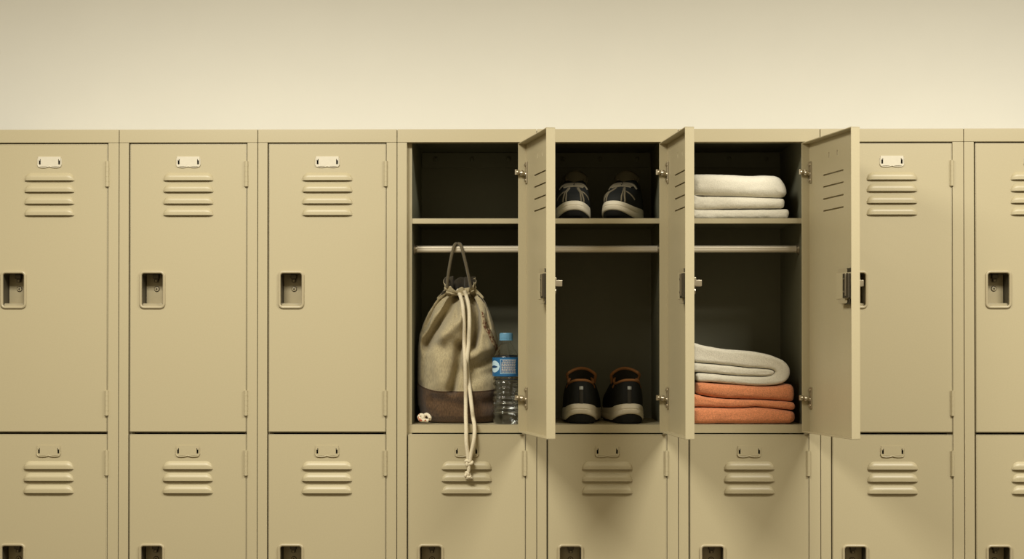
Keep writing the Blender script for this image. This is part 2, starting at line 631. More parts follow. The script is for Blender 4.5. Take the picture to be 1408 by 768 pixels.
        h.tube([(xk - 0.003, 0.004, zc - 0.010), (xk - 0.003, -0.0095, zc - 0.010)], 0.0062, 16)
        h.box(xk - 0.008, xk + 0.006, -0.0225, -0.0075, zc - 0.001, zc + 0.0115, 0.0010)
        h.build('latch_lever', [STEEL], d, smooth=True)
    return d


def z_rel(z0, py):
    return PZ(py) - z0


OPEN = {3: 103.2, 4: 96.6, 5: 102.2}
COLS = []
LABELS = [
    'closed beige two-door locker at the far left end, cut off by the photo edge',
    'closed beige two-door locker, second from the left end of the row',
    'closed beige two-door locker directly left of the open locker with the drawstring bag',
    'open beige locker holding the drawstring bag and the water bottle',
    'open beige locker holding two pairs of black sneakers',
    'open beige locker holding the white and coral towels',
    'closed beige two-door locker directly right of the open towel locker',
    'closed beige two-door locker at the far right end, cut off by the photo edge',
]

for ci in range(8):
    sx0, sx1 = PX(SEAMS[ci]) + 0.0006, PX(SEAMS[ci + 1]) - 0.0006
    dx0, dx1 = PX(DOORS[ci][0]), PX(DOORS[ci][1])
    ox = (sx0 + sx1) / 2
    root = empty('locker', (ox, 0, 0))
    tag(root, LABELS[ci], 'locker', 'row of beige two-door lockers')
    rel = lambda x: x - ox
    a0, a1, b0, b1 = rel(sx0), rel(sx1), rel(dx0), rel(dx1)
    g = 0.0012                     # clearance round the doors
    fr = MB()
    bv = 0.0010
    # face frame: header, stiles, plinth
    fr.box(a0, a1, 0, 0.022, Z_HEAD, ZT, bv)
    fr.box(a0, b0 - 0.0026, 0, 0.022, 0.10, Z_HEAD - 0.0005, bv)
    fr.box(b1 + 0.0009, a1, 0, 0.022, 0.10, Z_HEAD - 0.0005, bv)
    fr.box(a0, a1, 0.012, 0.022, 0.0, 0.0995, bv)
    fr.build('face_frame', [PAINT], root, smooth=True)
    bd = MB()
    # sides, top, back
    bd.box(a0 - 0.00055, a0 + 0.0012, 0.022, DEPTH, 0, ZT - 0.0005)
    bd.box(a1 - 0.0012, a1 + 0.00055, 0.022, DEPTH, 0, ZT - 0.0005)
    bd.box(a0, a1, 0.022, DEPTH, ZT - 0.0017, ZT - 0.0005)
    bd.box(a0, a1, DEPTH - 0.0012, DEPTH, 0, ZT - 0.0017)
    # stop lips behind the doors
    lip = 4.3 * U
    w0, w1 = b0 + lip, b1 - lip
    ys, ye = FL + 0.0012, FL + 0.0027
    bd.box(b0 - 0.004, w0, ys, ye, 0.11, Z_HEAD, 0.0004)
    bd.box(w1, b1 + 0.004, ys, ye, 0.11, Z_HEAD, 0.0004)
    # cross rail under the upper compartment and its floor
    zr0 = PZ(594.7, 0.0192)
    bd.box(b0 - 0.003, b1 + 0.003, 0.0192, 0.0204, zr0, Z_SILL, 0.0005)
    bd.box(b0 - 0.003, b1 + 0.003, 0.0192, DEPTH - 0.002, Z_SILL - 0.0012, Z_SILL, 0.0004)
    bd.build('cabinet_body', [PAINT], root, smooth=True)
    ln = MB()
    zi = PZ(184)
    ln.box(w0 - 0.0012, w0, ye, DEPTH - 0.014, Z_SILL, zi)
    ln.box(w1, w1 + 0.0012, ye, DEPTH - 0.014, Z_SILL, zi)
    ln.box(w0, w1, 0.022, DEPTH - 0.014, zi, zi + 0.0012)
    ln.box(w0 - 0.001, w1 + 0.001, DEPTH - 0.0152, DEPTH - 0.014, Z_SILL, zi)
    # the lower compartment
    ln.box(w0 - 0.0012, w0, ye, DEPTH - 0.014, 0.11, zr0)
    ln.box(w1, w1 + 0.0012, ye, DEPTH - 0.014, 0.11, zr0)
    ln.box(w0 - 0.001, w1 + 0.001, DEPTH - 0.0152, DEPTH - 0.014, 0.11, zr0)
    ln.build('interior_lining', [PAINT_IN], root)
    if ci in OPEN:
        # rail with bolts across the top of the back
        yb = DEPTH - 0.0153
        rl = MB()
        rl.box(w0 + 0.001, w1 - 0.001, yb - 0.004, yb - 0.0002, PZ(231, yb), PZ(210, yb), 0.001)
        for k in range(3):
            xx = w0 + (w1 - w0) * (0.14 + 0.36 * k)
            tb = MB()
            tb.lathe([(0.0055, 0), (0.0055, 0.0025), (0.003, 0.0045), (0, 0.005)], (0, 0, 0), 14)
            rl.add([(xx + p[0], yb - 0.004 - p[2], PZ(219, yb) + p[1]) for p in tb.v], tb.f)
        rl.build('back_rail', [PAINT_IN], root, smooth=True)
        sh = MB()
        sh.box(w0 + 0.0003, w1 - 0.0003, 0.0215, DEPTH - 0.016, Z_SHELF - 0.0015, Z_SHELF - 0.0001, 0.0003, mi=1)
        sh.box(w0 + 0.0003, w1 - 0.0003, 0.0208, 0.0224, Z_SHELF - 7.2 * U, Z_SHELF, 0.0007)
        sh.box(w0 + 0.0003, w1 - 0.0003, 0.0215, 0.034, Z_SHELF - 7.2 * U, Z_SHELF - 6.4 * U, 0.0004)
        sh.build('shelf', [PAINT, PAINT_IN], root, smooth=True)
        rd = MB()
        zr = PZ(342.4, 0.075)
        sec = []
        for k in range(32):
            a = 2 * PI * k / 32
            yy, zz = 0.0060 * math.cos(a), 0.0076 * math.copysign(abs(math.sin(a)) ** 0.75, math.sin(a))
            if math.cos(a) < -0.2: yy += 0.0011 * math.exp(-(zz / 0.0012) ** 2)
            sec.append((0.075 + yy, zr + zz))
        rd.grid([[(x, p[0], p[1]) for p in sec] for x in (w0 + 0.003, w1 - 0.003)], wrap=True)
        rd.build('hanging_rod', [ROD], root, smooth=True, angle=60)
        for xx, s in ((w0, 1), (w1, -1)):
            rb = MB()
            rb.tube([(xx + s * 0.0004, 0.075, zr), (xx + s * 0.003, 0.075, zr)], 0.0125, 20)
            rb.tube([(xx + s * 0.003, 0.075, zr), (xx + s * 0.007, 0.075, zr)], 0.0092, 20)
            rb.build('rod_bracket', [STEEL], root, smooth=True)
    # doors
    W = (b1 - b0)
    d = make_door(root, W, Z_LD0, Z_LD1, False, False)
    d.location = (b1, 0, Z_LD0)
    if ci in OPEN:
        d = make_door(root, W, Z_UD0, Z_UD1, True, True)
        d.location = (b1 + 1.6 * U, -0.0005, Z_UD0)
        d.rotation_euler = (0, 0, math.radians(OPEN[ci]))
    else:
        d = make_door(root, W, Z_UD0, Z_UD1, True, False)
        d.location = (b1, 0, Z_UD0)

# ------------------------------------------------------------------ drawstring bag
BD = 0.128
ROWS = [(580.5, 594, 676), (577, 586, 681), (570, 580, 684.5), (555, 576, 687), (530, 574.6, 688), (500, 574.4, 688), (480, 575, 686.5),
        (460, 577, 683), (445, 582, 679), (430, 589, 674), (415, 598.5, 667.5), (405, 606.5, 660), (398, 612.5, 653.5), (394, 614.5, 650.5),
        (390, 613, 652), (384, 612, 652.5)]
BAG_Z0 = Z_SILL + 0.0008


def bag_depth(y):
    return interp([(384, 0.098), (400, 0.100), (440, 0.112), (500, BD), (580, BD)], y)


def bag_ry(y):
    return interp([(384, 0.018), (392, 0.016), (398, 0.021), (405, 0.030), (430, 0.056), (460, 0.075), (500, 0.084), (555, 0.084), (570, 0.078), (577, 0.070), (580.5, 0.060)], y)


CREASES = [  # pixel path on the bag's front, width px, depth m
    ([(627, 404), (618, 425), (600, 452), (588, 472)], 6.5, 0.024),
    ([(633, 402), (629, 424), (630, 436)], 4.0, 0.010),
    ([(648, 404), (655, 430), (656, 452), (652, 474)], 5.5, 0.024),
    ([(634, 476), (632, 500), (624, 534)], 5.0, 0.015),
    ([(688, 486), (668, 496), (642, 510)], 7.0, 0.010),
    ([(614, 402), (597, 425), (582, 455)], 4.5, 0.014),
    ([(656, 400), (668, 428), (672, 450)], 3.0, 0.007),
    ([(604, 450), (597, 470), (612, 480)], 6.0, 0.004),
    ([(650, 520), (670, 512), (688, 512)], 6.0, 0.005),
    ([(640, 403), (641, 430), (640, 470)], 3.5, 0.008),
    ([(600, 548), (640, 556), (684, 552)], 7.0, 0.005),
    ([(588, 420), (580, 470), (579, 520)], 4.0, -0.004),
    ([(612, 460), (622, 452), (634, 440)], 9.0, -0.009),
    ([(660, 485), (676, 480)], 10.0, -0.006),
    ([(606, 500), (612, 520)], 12.0, -0.005),
]
CREASES = [(resample([(a, b, 0) for a, b in p], 24), w, d) for p, w, d in CREASES]


def bag_point(th, y, off=0.0, ruff=True):
    xl = interp([(r[0], r[1]) for r in sorted(ROWS)], y)
    xr = interp([(r[0], r[2]) for r in sorted(ROWS)], y)
    dep = bag_depth(y)
    pl, pr = P(xl, y, dep), P(xr, y, dep)
    cx, rx = (pl.x + pr.x) / 2, (pr.x - pl.x) / 2
    ry = bag_ry(y)
    s, c = math.sin(th), math.cos(th)
    e = 0.86
    sx = math.copysign(abs(s) ** e, s)
    cy = math.copysign(abs(c) ** e, c)
    n = noise.noise(Vector((s * 2.4, c * 2.4, y * 0.035)))
    n2 = noise.noise(Vector((s * 6 + 4, c * 6, y * 0.07)))
    k = 1 + 0.02 * n + 0.012 * n2
    gat = sstep(455, 396, y)
    k += gat * 0.11 * math.sin(13 * th + 1.5 * n + 0.6) * (1.0 if y > 388 else 1.3)
    if abs(s) > 0.8 and y > 410:
        k = 1 + (k - 1) * (1 - (abs(s) - 0.8) / 0.2)
    x = cx + (rx * k + off) * sx
    yy = dep - (ry * k + off) * cy
    z = pl.z
    if c > 0:
        d2 = 0.0
        for path, w, amp in CREASES:
            # pixel of this surface point, roughly
            best = 1e9
            pxl = xl + (xr - xl) * (sx + 1) / 2
            for q in path:
                dd = (q.x - pxl) ** 2 + ((q.y - y) * 0.8) ** 2
                if dd < best: best = dd
            d2 += 2.2 * amp * math.exp(-best / (w * w))
        yy += d2 * min(1, c * 1.6)
    return Vector((x, yy, max(z, BAG_Z0)))


bag_root = empty('drawstring_bag', (P(632, 580, BD).x, BD, BAG_Z0))
BO = Vector(bag_root.location)
tag(bag_root, 'beige linen drawstring bag with dark brown base hanging by its loop in the open locker', 'bag')
NT = 200


def seam_y(th):
    return 534.5 + 2.0 * math.cos(th) - 9.0 * (1 - sstep(-1.5, -0.3, th if th < PI else th - 2 * PI)) - 2.0 * sstep(0.3, 1.5, th if th < PI else th - 2 * PI)


mb = MB()
rows = []
NR = 90
for j in range(NR + 1):
    row = []
    for i in range(NT):
        th = 2 * PI * i / NT
        y0 = seam_y(th) + 1.0
        y = y0 + (384 - y0) * j / NR
        p = bag_point(th, y)
        if y < 392:
            p.z += (0.003 * math.sin(7 * th) + 0.002 * math.sin(12 * th + 1)) * (392 - y) / 8
        p.z += sstep(412, 388, y) * (0.004 * (1 - math.cos(th)) / 2 - 0.021 * max(0, math.cos(th)) ** 0.8)
        row.append(p - BO)
    rows.append(row)
mb.grid(rows, wrap=True)
body = mb.build('body', [CANVAS, BAG_SHADE], bag_root, smooth=True, angle=180)
body.data.flip_normals()
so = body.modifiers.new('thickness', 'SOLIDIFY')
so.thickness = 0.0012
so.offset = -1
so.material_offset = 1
mb = MB()
rows = []
NR = 40
for j in range(NR + 1):
    row = []
    for i in range(NT):
        th = 2 * PI * i / NT
        y0 = seam_y(th)
        y = y0 + (580.5 - y0) * j / NR
        o = 0.0012 * sstep(0, 0.04, j / NR) + 0.0004
        row.append(bag_point(th, y, o) - BO)
    rows.append(row)
cen = sum(rows[-1], Vector()) / NT
for k in (0.6, 0.25):
    rows.append([cen + (p - cen) * k for p in rows[NR]])
mb.grid(rows, wrap=True)
base = mb.build('base_band', [BAND], bag_root, smooth=True, angle=180)
base['label'] = 'dark brown base band of the bag'
mb = MB()
mb.tube([bag_point(2 * PI * i / 160, seam_y(2 * PI * i / 160), 0.0012) - BO for i in range(160)], 0.0009, 6, closed=True)
mb.build('seam_piping', [BAND], bag_root, smooth=True)
# red patterned webbing down the right side
mb = MB()
rows = []
wpath = smooth_line([(0.70, 428, 0), (0.79, 445, 0), (0.98, 462, 0), (1.22, 482, 0), (1.35, 500, 0)], 60)
for q in wpath:
    rows.append([bag_point(q.x + k * (0.095 if q.y > 440 else 0.13), q.y, 0.0030 if abs(k) < 1 else 0.0006) - BO for k in (-1, -0.9, -0.45, 0, 0.45, 0.9, 1)])
mb.grid(rows)
w = mb.build('woven_trim', [TRIM], bag_root, smooth=True, angle=180)
w['label'] = 'red and tan patterned webbing strip'
# drawcord round the neck, gathered channel
mb = MB()
mb.tube([bag_point(2 * PI * i / 120, 394 + 0.7 * math.sin(5 * 2 * PI * i / 120), 0.0016) - BO + Vector((0, 0, sstep(412, 388, 394) * (0.004 * (1 - math.cos(2 * PI * i / 120)) / 2 - 0.021 * max(0, math.cos(2 * PI * i / 120)) ** 0.8))) for i in range(120)], 0.0022, 8, closed=True)
mb.build('neck_cord', [CANVAS], bag_root, smooth=True)
# hanging loop over the rod
mb = MB()
ZR = PZ(342.4, 0.075)
lp = [P(614.5, 395, 0.086), P(616, 380, 0.076), P(619.5, 358, 0.066), P(623, 343, 0.0635)]
lp += [Vector((P(625.5, 336, 0.066).x, 0.068, ZR + 0.0100)), Vector((P(629, 335, 0.072).x, 0.075, ZR + 0.0118)), Vector((P(632.8, 336, 0.066).x, 0.068, ZR + 0.0100))]
lp += [P(635.5, 343, 0.0635), P(639.5, 358, 0.066), P(644.5, 380, 0.076), P(647.5, 395, 0.086)]
mb.tube([p - BO for p in smooth_line(lp, 80)], 0.0034, 10)
mb.build('hanging_loop', [STRAP], bag_root, smooth=True)


def bag_front(px, py):
    """depth of the bag's front under that place"""
    y = min(578, max(397, py))
    best = None
    for i in range(-60, 61):
        th = i / 60 * 1.4
        p = bag_point(th, y)
        dd = abs(p.x - P(px, py, p.y).x)
        if best is None or dd < best[0]:
            best = (dd, p.y)
    return best[1]


cr = 0.0043
FRONT = -0.0145
for path in (
    [(630, 399), (633.5, 408), (636.5, 422), (638, 445), (638.2, 470), (639.5, 495), (640.2, 520), (640.5, 550), (640.5, 572), (640.8, 582), (641, 592), (641.2, 607), (643, 622), (644.5, 634)],
    [(638.5, 399), (641.5, 408), (644.6, 422), (645.6, 445), (644.6, 470), (642.5, 492), (643.2, 512), (646, 535), (648.8, 560), (650.5, 574), (652.2, 583), (652.6, 593), (651.5, 606), (648.5, 620), (645.8, 634)],
):
    pts = []
    for k, (x, y) in enumerate(path):
        if y < 560:
            sign = 1 if path[0][0] == 630 else 0
            d = min(bag_front(x, y + s) for s in (-6, 0, 6)) - cr - (0.003 if (sign and 470 < y < 545) else 0)
        elif y < 577:
            d = 0.014
        else:
            d = interp([(577, 0.006), (583, 0.0035), (592, -0.007), (600, FRONT), (640, FRONT)], y)
        pts.append(P(x, y, d))
    mb = MB()
    mb.tube([p - BO for p in smooth_line(pts, 130)], cr, 12)
    mb.build('drawcord', [CORD], bag_root, smooth=True)


def knot(c, r, tr, squash=0.7, ph=0.0):
    pts = []
    for i in range(60):
        t = 2 * PI * i / 60
        x = math.sin(t) + 2 * math.sin(2 * t)
        y = math.cos(t) - 2 * math.cos(2 * t)
        z = -math.sin(3 * t)
        v = Vector((x, z * 0.9, y * squash)) * (r / 3)
        v = Matrix.Rotation(ph, 3, 'Y') @ v
        pts.append(c + v)
    return pts


mb = MB()
mb.tube([p - BO for p in knot(P(644.6, 636, FRONT), 0.0075, 0.003, 0.75, 0.2)], 0.0036, 10, closed=True)
c2 = P(643.0, 653, FRONT)
mb.tube([p - BO for p in smooth_line([P(645, 638, FRONT), P(644.5, 646, FRONT - 0.001), P(643, 652, FRONT)], 20)], 0.0036, 10)
mb.tube([p - BO for p in knot(c2, 0.0066, 0.003, 0.7, 0.9)], 0.0034, 10, closed=True)
for k in range(9):
    a = -0.5 + 1.2 * k / 8
    e = c2 + Vector((math.sin(a) * 0.011 + 0.003, -0.002 + 0.004 * random.random(), -math.cos(a) * 0.008))
    mb.tube([c2 - BO, (c2.lerp(e, 0.5) + Vector((0, -0.002, 0))) - BO, e - BO], [0.003, 0.0022, 0.0012], 6)
mb.build('cord_knot', [CORD], bag_root, smooth=True)

# curl of flecked cord on the locker floor
c0 = P(583, 579, 0.036)
o = empty('cord_curl', (c0.x, c0.y, Z_SILL))
tag(o, 'small curl of red-flecked white cord on the locker floor left of the bag', 'cord')
mb = MB()
pts = [(589, 578.0, 0.031), (584, 577.3, 0.030), (578.5, 577.0, 0.031), (576.2, 573.0, 0.034), (578.4, 570.3, 0.034), (581.5, 571.2, 0.032), (581.3, 575.0, 0.032), (583.5, 571, 0.046), (587.0, 569.5, 0.046), (590.8, 573.0, 0.040), (590.6, 576, 0.034)]
pp = [P(*q) for q in pts]
for q in pp:
    q.z = max(q.z, Z_SILL + 0.0042)
mb.tube([p - Vector(o.location) for p in smooth_line(pp, 90)], 0.0040, 12)
mb.build('cord', [ROPE], o, smooth=True)

# ------------------------------------------------------------------ water bottle
bc = P(696, 581, 0.0475)
bt = empty('water_bottle', (bc.x, bc.y, Z_SILL + 0.0005))
tag(bt, 'clear plastic water bottle with blue cap and blue label beside the drawstring bag', 'bottle')
HB = PZ(457, 0.0475) - Z_SILL - 0.001
S_ = HB / 124.0          # metres per photo pixel at the bottle


def bz(y): return (581 - y) * S_


R0 = 18.9 * S_


def body_r(y):
    tab = [(467.5, 5.6), (470, 5.8), (472, 7.2), (477, 10.5), (482, 13.6), (486, 16.0), (489.5, 18.0), (492, 18.7), (494, 18.6), (514, 18.6), (516, 18.9), (519, 18.5), (530, 17.9), (540, 17.7), (552, 18.3), (560, 18.8), (568, 18.9), (574, 18.4), (578, 17.2), (581, 15.0)]
    r = interp(tab, y)
    if 517 < y < 566:
        r += 0.75 * math.sin((y - 517) / 7.0 * 2 * PI) - 0.3
    if 564 < y < 568:
        r += 0.8 * math.sin((y - 564) / 4 * PI)
    return r * S_


ys = []
y = 581.0
while y >= 467.5:
    ys.append(y)
    y -= 0.75
prof_o = [(0.0, bz(579)), (7 * S_, bz(579.3)), (12 * S_, bz(580.4)), (14 * S_, bz(581))] + [(body_r(y), bz(y)) for y in ys]


def wav(a, r, z):
    y = 581 - z / S_
    if 517 < y < 566:
        return r * (1 + 0.010 * math.sin(3 * a + y * 0.25))
    if y > 574:
        return r * (1 + 0.03 * math.cos(5 * a))
    return r


mb = MB()
t = 0.0004
prof_i = [(max(0.0, r - t), z + (t if k < 4 else 0)) for k, (r, z) in enumerate(prof_o)]
full = prof_o + prof_i[::-1]
mb.lathe(full, (0, 0, 0), 64, fn=wav)
mb.build('bottle_shell', [PET], bt, smooth=True, angle=60)
mb = MB()
wl = 487.0
t2 = 0.0006
prof_w = [(max(0.0, r - t2), z + (t2 if k < 4 else 0)) for k, (r, z) in enumerate(prof_o) if z <= bz(wl)]
prof_w.append((0.0, prof_w[-1][1]))
mb.lathe(prof_w, (0, 0, 0), 64, fn=wav)
mb.build('water', [WATER], bt, smooth=True, angle=60)
mb = MB()
rc = 9.0 * S_


def ridg(a, r, z):
    return r * (1 + (0.02 * math.cos(40 * a) if 0.2 < r / rc and r > rc * 0.96 else 0))


mb.lathe([(rc * 0.80, bz(467.6)), (rc, bz(467.4)), (rc, bz(465.2)), (rc * 0.97, bz(465)), (rc * 0.97, bz(464.6)), (rc, bz(464.4)), (rc, bz(458.4)), (rc * 0.93, bz(457.2)), (rc * 0.5, bz(457)), (0, bz(457))], (0, 0, 0), 120, fn=ridg)
mb.build('cap', [BLUE_CAP], bt, smooth=True)
mb = MB()
rl = 19.0 * S_
LT, LB = 490.5, 516.2
mb.lathe([(rl - 0.0003, bz(LB)), (rl, bz(LB) + 0.0003), (rl, bz(LT) - 0.0003), (rl - 0.0003, bz(LT))], (0, 0, 0), 72)
mb.f = [f for f in mb.f if len(f) == 4]
mb.m = mb.m[:len(mb.f)]
lab = mb.build('label', [BLUE_LAB], bt, smooth=True)


def wrap_patch(mb, outline, off, mi=0):
    """outline in (arc px, y px): patch on the label's cylinder, cut in strips so it follows the curve"""
    xs = [p[0] for p in outline]
    n = 14
    x0, x1 = min(xs), max(xs)
    rows = []
    for i in range(n + 1):
        x = x0 + (x1 - x0) * (0.001 + 0.998 * i / n)
        cr_ = []
        m = len(outline)
        for k in range(m):
            (ax, ay), (bx, by) = outline[k], outline[(k + 1) % m]
            if (ax - x) * (bx - x) <= 0 and abs(ax - bx) > 1e-9:
                cr_.append(ay + (by - ay) * (x - ax) / (bx - ax))
        if len(cr_) < 2:
            continue
        a = x / 19.0
        rows.append([((rl + off) * math.sin(a), -(rl + off) * math.cos(a), bz(v)) for v in (min(cr_), max(cr_))])
    mb.grid(rows, mi)


mb = MB()
# round pale emblem, partly out of sight on the left, with a dark wave
ce = -18.5
wrap_patch(mb, [(ce + 9.6 * math.cos(2 * PI * k / 40), 502.8 + 8.0 * math.sin(2 * PI * k / 40)) for k in range(40)], 0.0002, 0)
wrap_patch(mb, [(ce - 9, 502.5), (ce - 1, 501.2), (ce + 3, 501.8), (ce + 7, 503.2), (ce + 3, 504.8), (ce - 8, 505.2)], 0.0004, 1)
# block of small print
rnd = random.Random(4)
y = 494.2
while y < 511:
    x = -6.2 if y > 496 else -4.5
    while x < 13.6:
        wd = rnd.uniform(1.0, 3.0)
        wrap_patch(mb, [(x, y), (min(14.4, x + wd), y), (min(14.4, x + wd), y + 0.85), (x, y + 0.85)], 0.0002, 2)
        x += wd + 0.7
    y += 1.75
# pale rule round the block
for q in ([(-8, 493), (15.2, 493), (15.2, 493.5), (-8, 493.5)], [(-8, 512.2), (15.2, 512.2), (15.2, 512.7), (-8, 512.7)], [(-8, 493), (-7.4, 493), (-7.4, 512.7), (-8, 512.7)]):
    wrap_patch(mb, q, 0.0002, 0)
mb.build('label_print', [PALE_BLUE, NAVY_PR, WHITE_PR], lab, fix=False)


# ------------------------------------------------------------------ sneakers
def make_sneaker(name, loc, rz, L, W, side, pair):
    """toe towards local minus y, side = +1 when the outside of the foot is at +x"""
    root = empty(name, loc, rz)
    heel_view = pair == 'heel'

    def outline(a):
        # a = 0 toe, PI heel
        y = -math.cos(a) * L / 2
        s = math.sin(a)
        wy = interp([(-0.5, 0.92), (-0.25, 1.0), (0.0, 0.88), (0.2, 0.80), (0.5, 0.84)], y / L)
        x = math.copysign(abs(s) ** (0.62 if abs(y) > 0 else 1), s) * W / 2 * wy
        x += side * 0.006 * math.cos(PI * (y / L + 0.1))
        return Vector((x, y, 0))

    def zbot(O):
        u = O.y / L + 0.5
        k = max(0.0, 1 - (2 * O.x / W) ** 2)
        return 0.015 * k * (1 - sstep(0.0, 0.45, u)) + 0.017 * k * sstep(0.65, 1.0, u) + 0.0045

    def zmid(O):
        u = O.y / L + 0.5
        k = max(0.0, 1 - (2 * O.x / W) ** 2)
        e = max(1 - sstep(0, 0.4, u), sstep(0.7, 1, u))
        return interp([(0, 0.032), (0.1, 0.031), (0.3, 0.029), (0.6, 0.032), (0.85, 0.036), (1, 0.036)], u) + 0.0085 * k * e

    def H(y):
        u = y / L + 0.5
        return interp([(0, 0.052), (0.1, 0.060), (0.2, 0.067), (0.32, 0.077), (0.45, 0.092), (0.55, 0.100), (0.75, 0.094), (0.92, 0.100), (1.0, 0.104)], u)

    y_thr = -0.02 * L / 0.25

    def up(a, v, off=0.0):
        O = outline(a)
        O = O * 0.965
        ysp = max(-0.36 * L, min(0.30 * L, O.y * 0.80))
        sp = Vector((side * 0.004, ysp, 0))
        ph = v * PI / 2
        k = max(0.0, math.cos(ph)) ** 0.42
        zt = zmid(outline(a)) - 0.004
        # small outward bulge above the sole
        q = sp + (O - sp) * k * (1 + 0.03 * math.sin(PI * min(1, v * 1.5)))
        hh = H(q.y)
        z = zt + (hh - zt) * math.sin(ph)
        p = Vector((q.x, q.y, z))
        if off:
            e = 0.01
            pa = up(a + e, v) - up(a - e, v)
            pv = up(a, min(0.99, v + e)) - up(a, v - e)
            n = pa.cross(pv)
            n.normalize()
            ctr = Vector((0, ysp, zt))
            if n.dot(p - ctr) < 0: n = -n
            p = p + n * off
        return p

    def vmax(a):
        b = abs(((a + PI) % (2 * PI)) - PI)     # 0 toe .. PI heel
        lo = 0.64 + (0.04 * sstep(2.3, PI, b))
        return 1.0 + (lo - 1.0) * sstep(1.42, 1.95, b)

    NA = 96

    def cap(mbx, row):
        h = NA // 2
        mbx.add(row, [(i, (i + 1), (NA - i - 1) % NA, (NA - i) % NA) if i else (0, 1, NA - 1) for i in range(h - 1)] + [(h - 1, h, h + 1)])
    # outsole + midsole
    mb = MB()
    rows = []
    for ins, f in ((0.012, 0.0), (0.007, 0.0), (0.004, 0.25), (0.0025, 0.8), (0.0015, 1.0)):
        row = []
        for i in range(NA):
            O = outline(2 * PI * i / NA)
            lift = 0.006 * (1 - sstep(0.0, 0.14, O.y / L + 0.5)) if not heel_view else 0.002 * sstep(0.9, 1, O.y / L + 0.5)
            row.append(Vector((O.x * (1 - ins / (W / 2)), O.y * (1 - 2 * ins / L), lift + (zbot(O) + 0.0008 - lift) * f)))
        rows.append(row)
    mb.grid(rows, wrap=True)
    cap(mb, rows[0])
    cap(mb, rows[-1])
    mb.build('outsole', [OUTSOLE], root, smooth=True, angle=50)
    mb = MB()
    rows = []
    for f, b in ((0.0, 0.97), (0.04, 0.99), (0.15, 1.005), (0.42, 1.012), (0.47, 0.998), (0.52, 0.998), (0.57, 1.008), (0.85, 0.995), (0.96, 0.975), (1.0, 0.95)):
        row = []
        for i in range(NA):
            O = outline(2 * PI * i / NA)
            z0, z1 = zbot(O), zmid(O)
            fl = 1 + 0.05 * (1 - f) * sstep(0.1, 0.5, abs(O.y) / L)
            row.append(Vector((O.x * b * fl, O.y * b * (1 + 0.012 * (1 - f)), z0 + (z1 - z0) * f)))
        rows.append(row)
    rows.append([Vector((p.x * 0.7, p.y * 0.7, p.z - 0.004)) for p in rows[-1]])
    mb.grid(rows, wrap=True)
    cap(mb, rows[0])
    cap(mb, rows[-1])
    m = mb.build('midsole', [MID_W], root, smooth=True, angle=50)
    m['label'] = 'cream white midsole'
    # upper
    NV = 26
    mb = MB()
    rows = []
    for j in range(NV + 1):
        rows.append([up(2 * PI * i / NA, vmax(2 * PI * i / NA) * j / NV) for i in range(NA)])
    mb.grid(rows, wrap=True)
    u = mb.build('upper', [SHOE_BLK], root, smooth=True, angle=180)
    # lining
    mb = MB()
    rows = []
    for j in range(8):
        row = []
        for i in range(NA):
            a = 2 * PI * i / NA
            p = up(a, vmax(a) - 0.02 - 0.45 * j / 7)
            c = Vector((0, max(-0.05 * L, min(0.32 * L, p.y * 0.8)), p.z - 0.003))
            row.append(p.lerp(c, 0.08 if j else 0.04))
        rows.append(row)
    lo, hi = int(NA * 0.24), int(NA * 0.76)
    mb.grid([r[lo:hi + 1] for r in rows])
    ln = mb.build('lining', [SHOE_TAN if heel_view else SHOE_DK], root, smooth=True, angle=180)
    # insole
    mb = MB()
    rows = [[outline(2 * PI * i / NA) * 0.8 * k + Vector((0, 0, 0.040)) for i in range(NA)] for k in (1.0, 0.5)]
    mb.grid(rows, wrap=True)
    mb.add(rows[1], [tuple(range(NA))])
    mb.build('insole', [SHOE_DK], root)
    # padded collar round the opening
    loop = []
    n = 70
    a0 = 1.62
    for i in range(n + 1):
        a = a0 + (2 * PI - 2 * a0) * i / n
        loop.append(up(a, vmax(a)) + Vector((0, 0, 0.0006)))
    mb = MB()
    mb.tube(loop, 0.0030 if heel_view else 0.0028, 10)
    mb.build('collar', [SHOE_TAN if heel_view else SHOE_GREY], root, smooth=True)
    # tongue
    mb = MB()
    rows = []
    tw = 0.024 if not heel_view else 0.030
    yb = -0.12 * L
    for j in range(14):
        v = j / 13
        wv = tw * (0.72 + 0.38 * v) * (1 if v < 0.9 else 1 - (v - 0.9) * 1.6)
        yc = yb + 0.34 * L * (0.15 + 0.4 * v)
        zc = 0.064 + (0.104 if heel_view else 0.104) * v - 0.062 * v * 1.0 + 0.012 * math.sin(v * PI / 2)
        rows.append([Vector((side * 0.003 + wv * q, yc + 0.012 * q * q + (0.002 if heel_view else 0), zc - 0.010 * q * q)) for q in [-1 + 2 * i / 12 for i in range(13)]])
    mb.grid(rows)
    t_ = mb.build('tongue', [SHOE_DK if heel_view else SHOE_TNG], root, smooth=True, angle=180)
    sm = t_.modifiers.new('thickness', 'SOLIDIFY')
    sm.thickness = 0.006
    sm.offset = 0
    mb = MB()
    edge = [rows[j][0] for j in range(3, 14)] + rows[-1][1:-1] + [rows[j][-1] for j in range(13, 2, -1)]
    mb.tube(edge, 0.0034 if heel_view else 0.0028, 8)
    mb.build('tongue_edge', [SHOE_TAN if heel_view else SHOE_EDGE], t_, smooth=True)

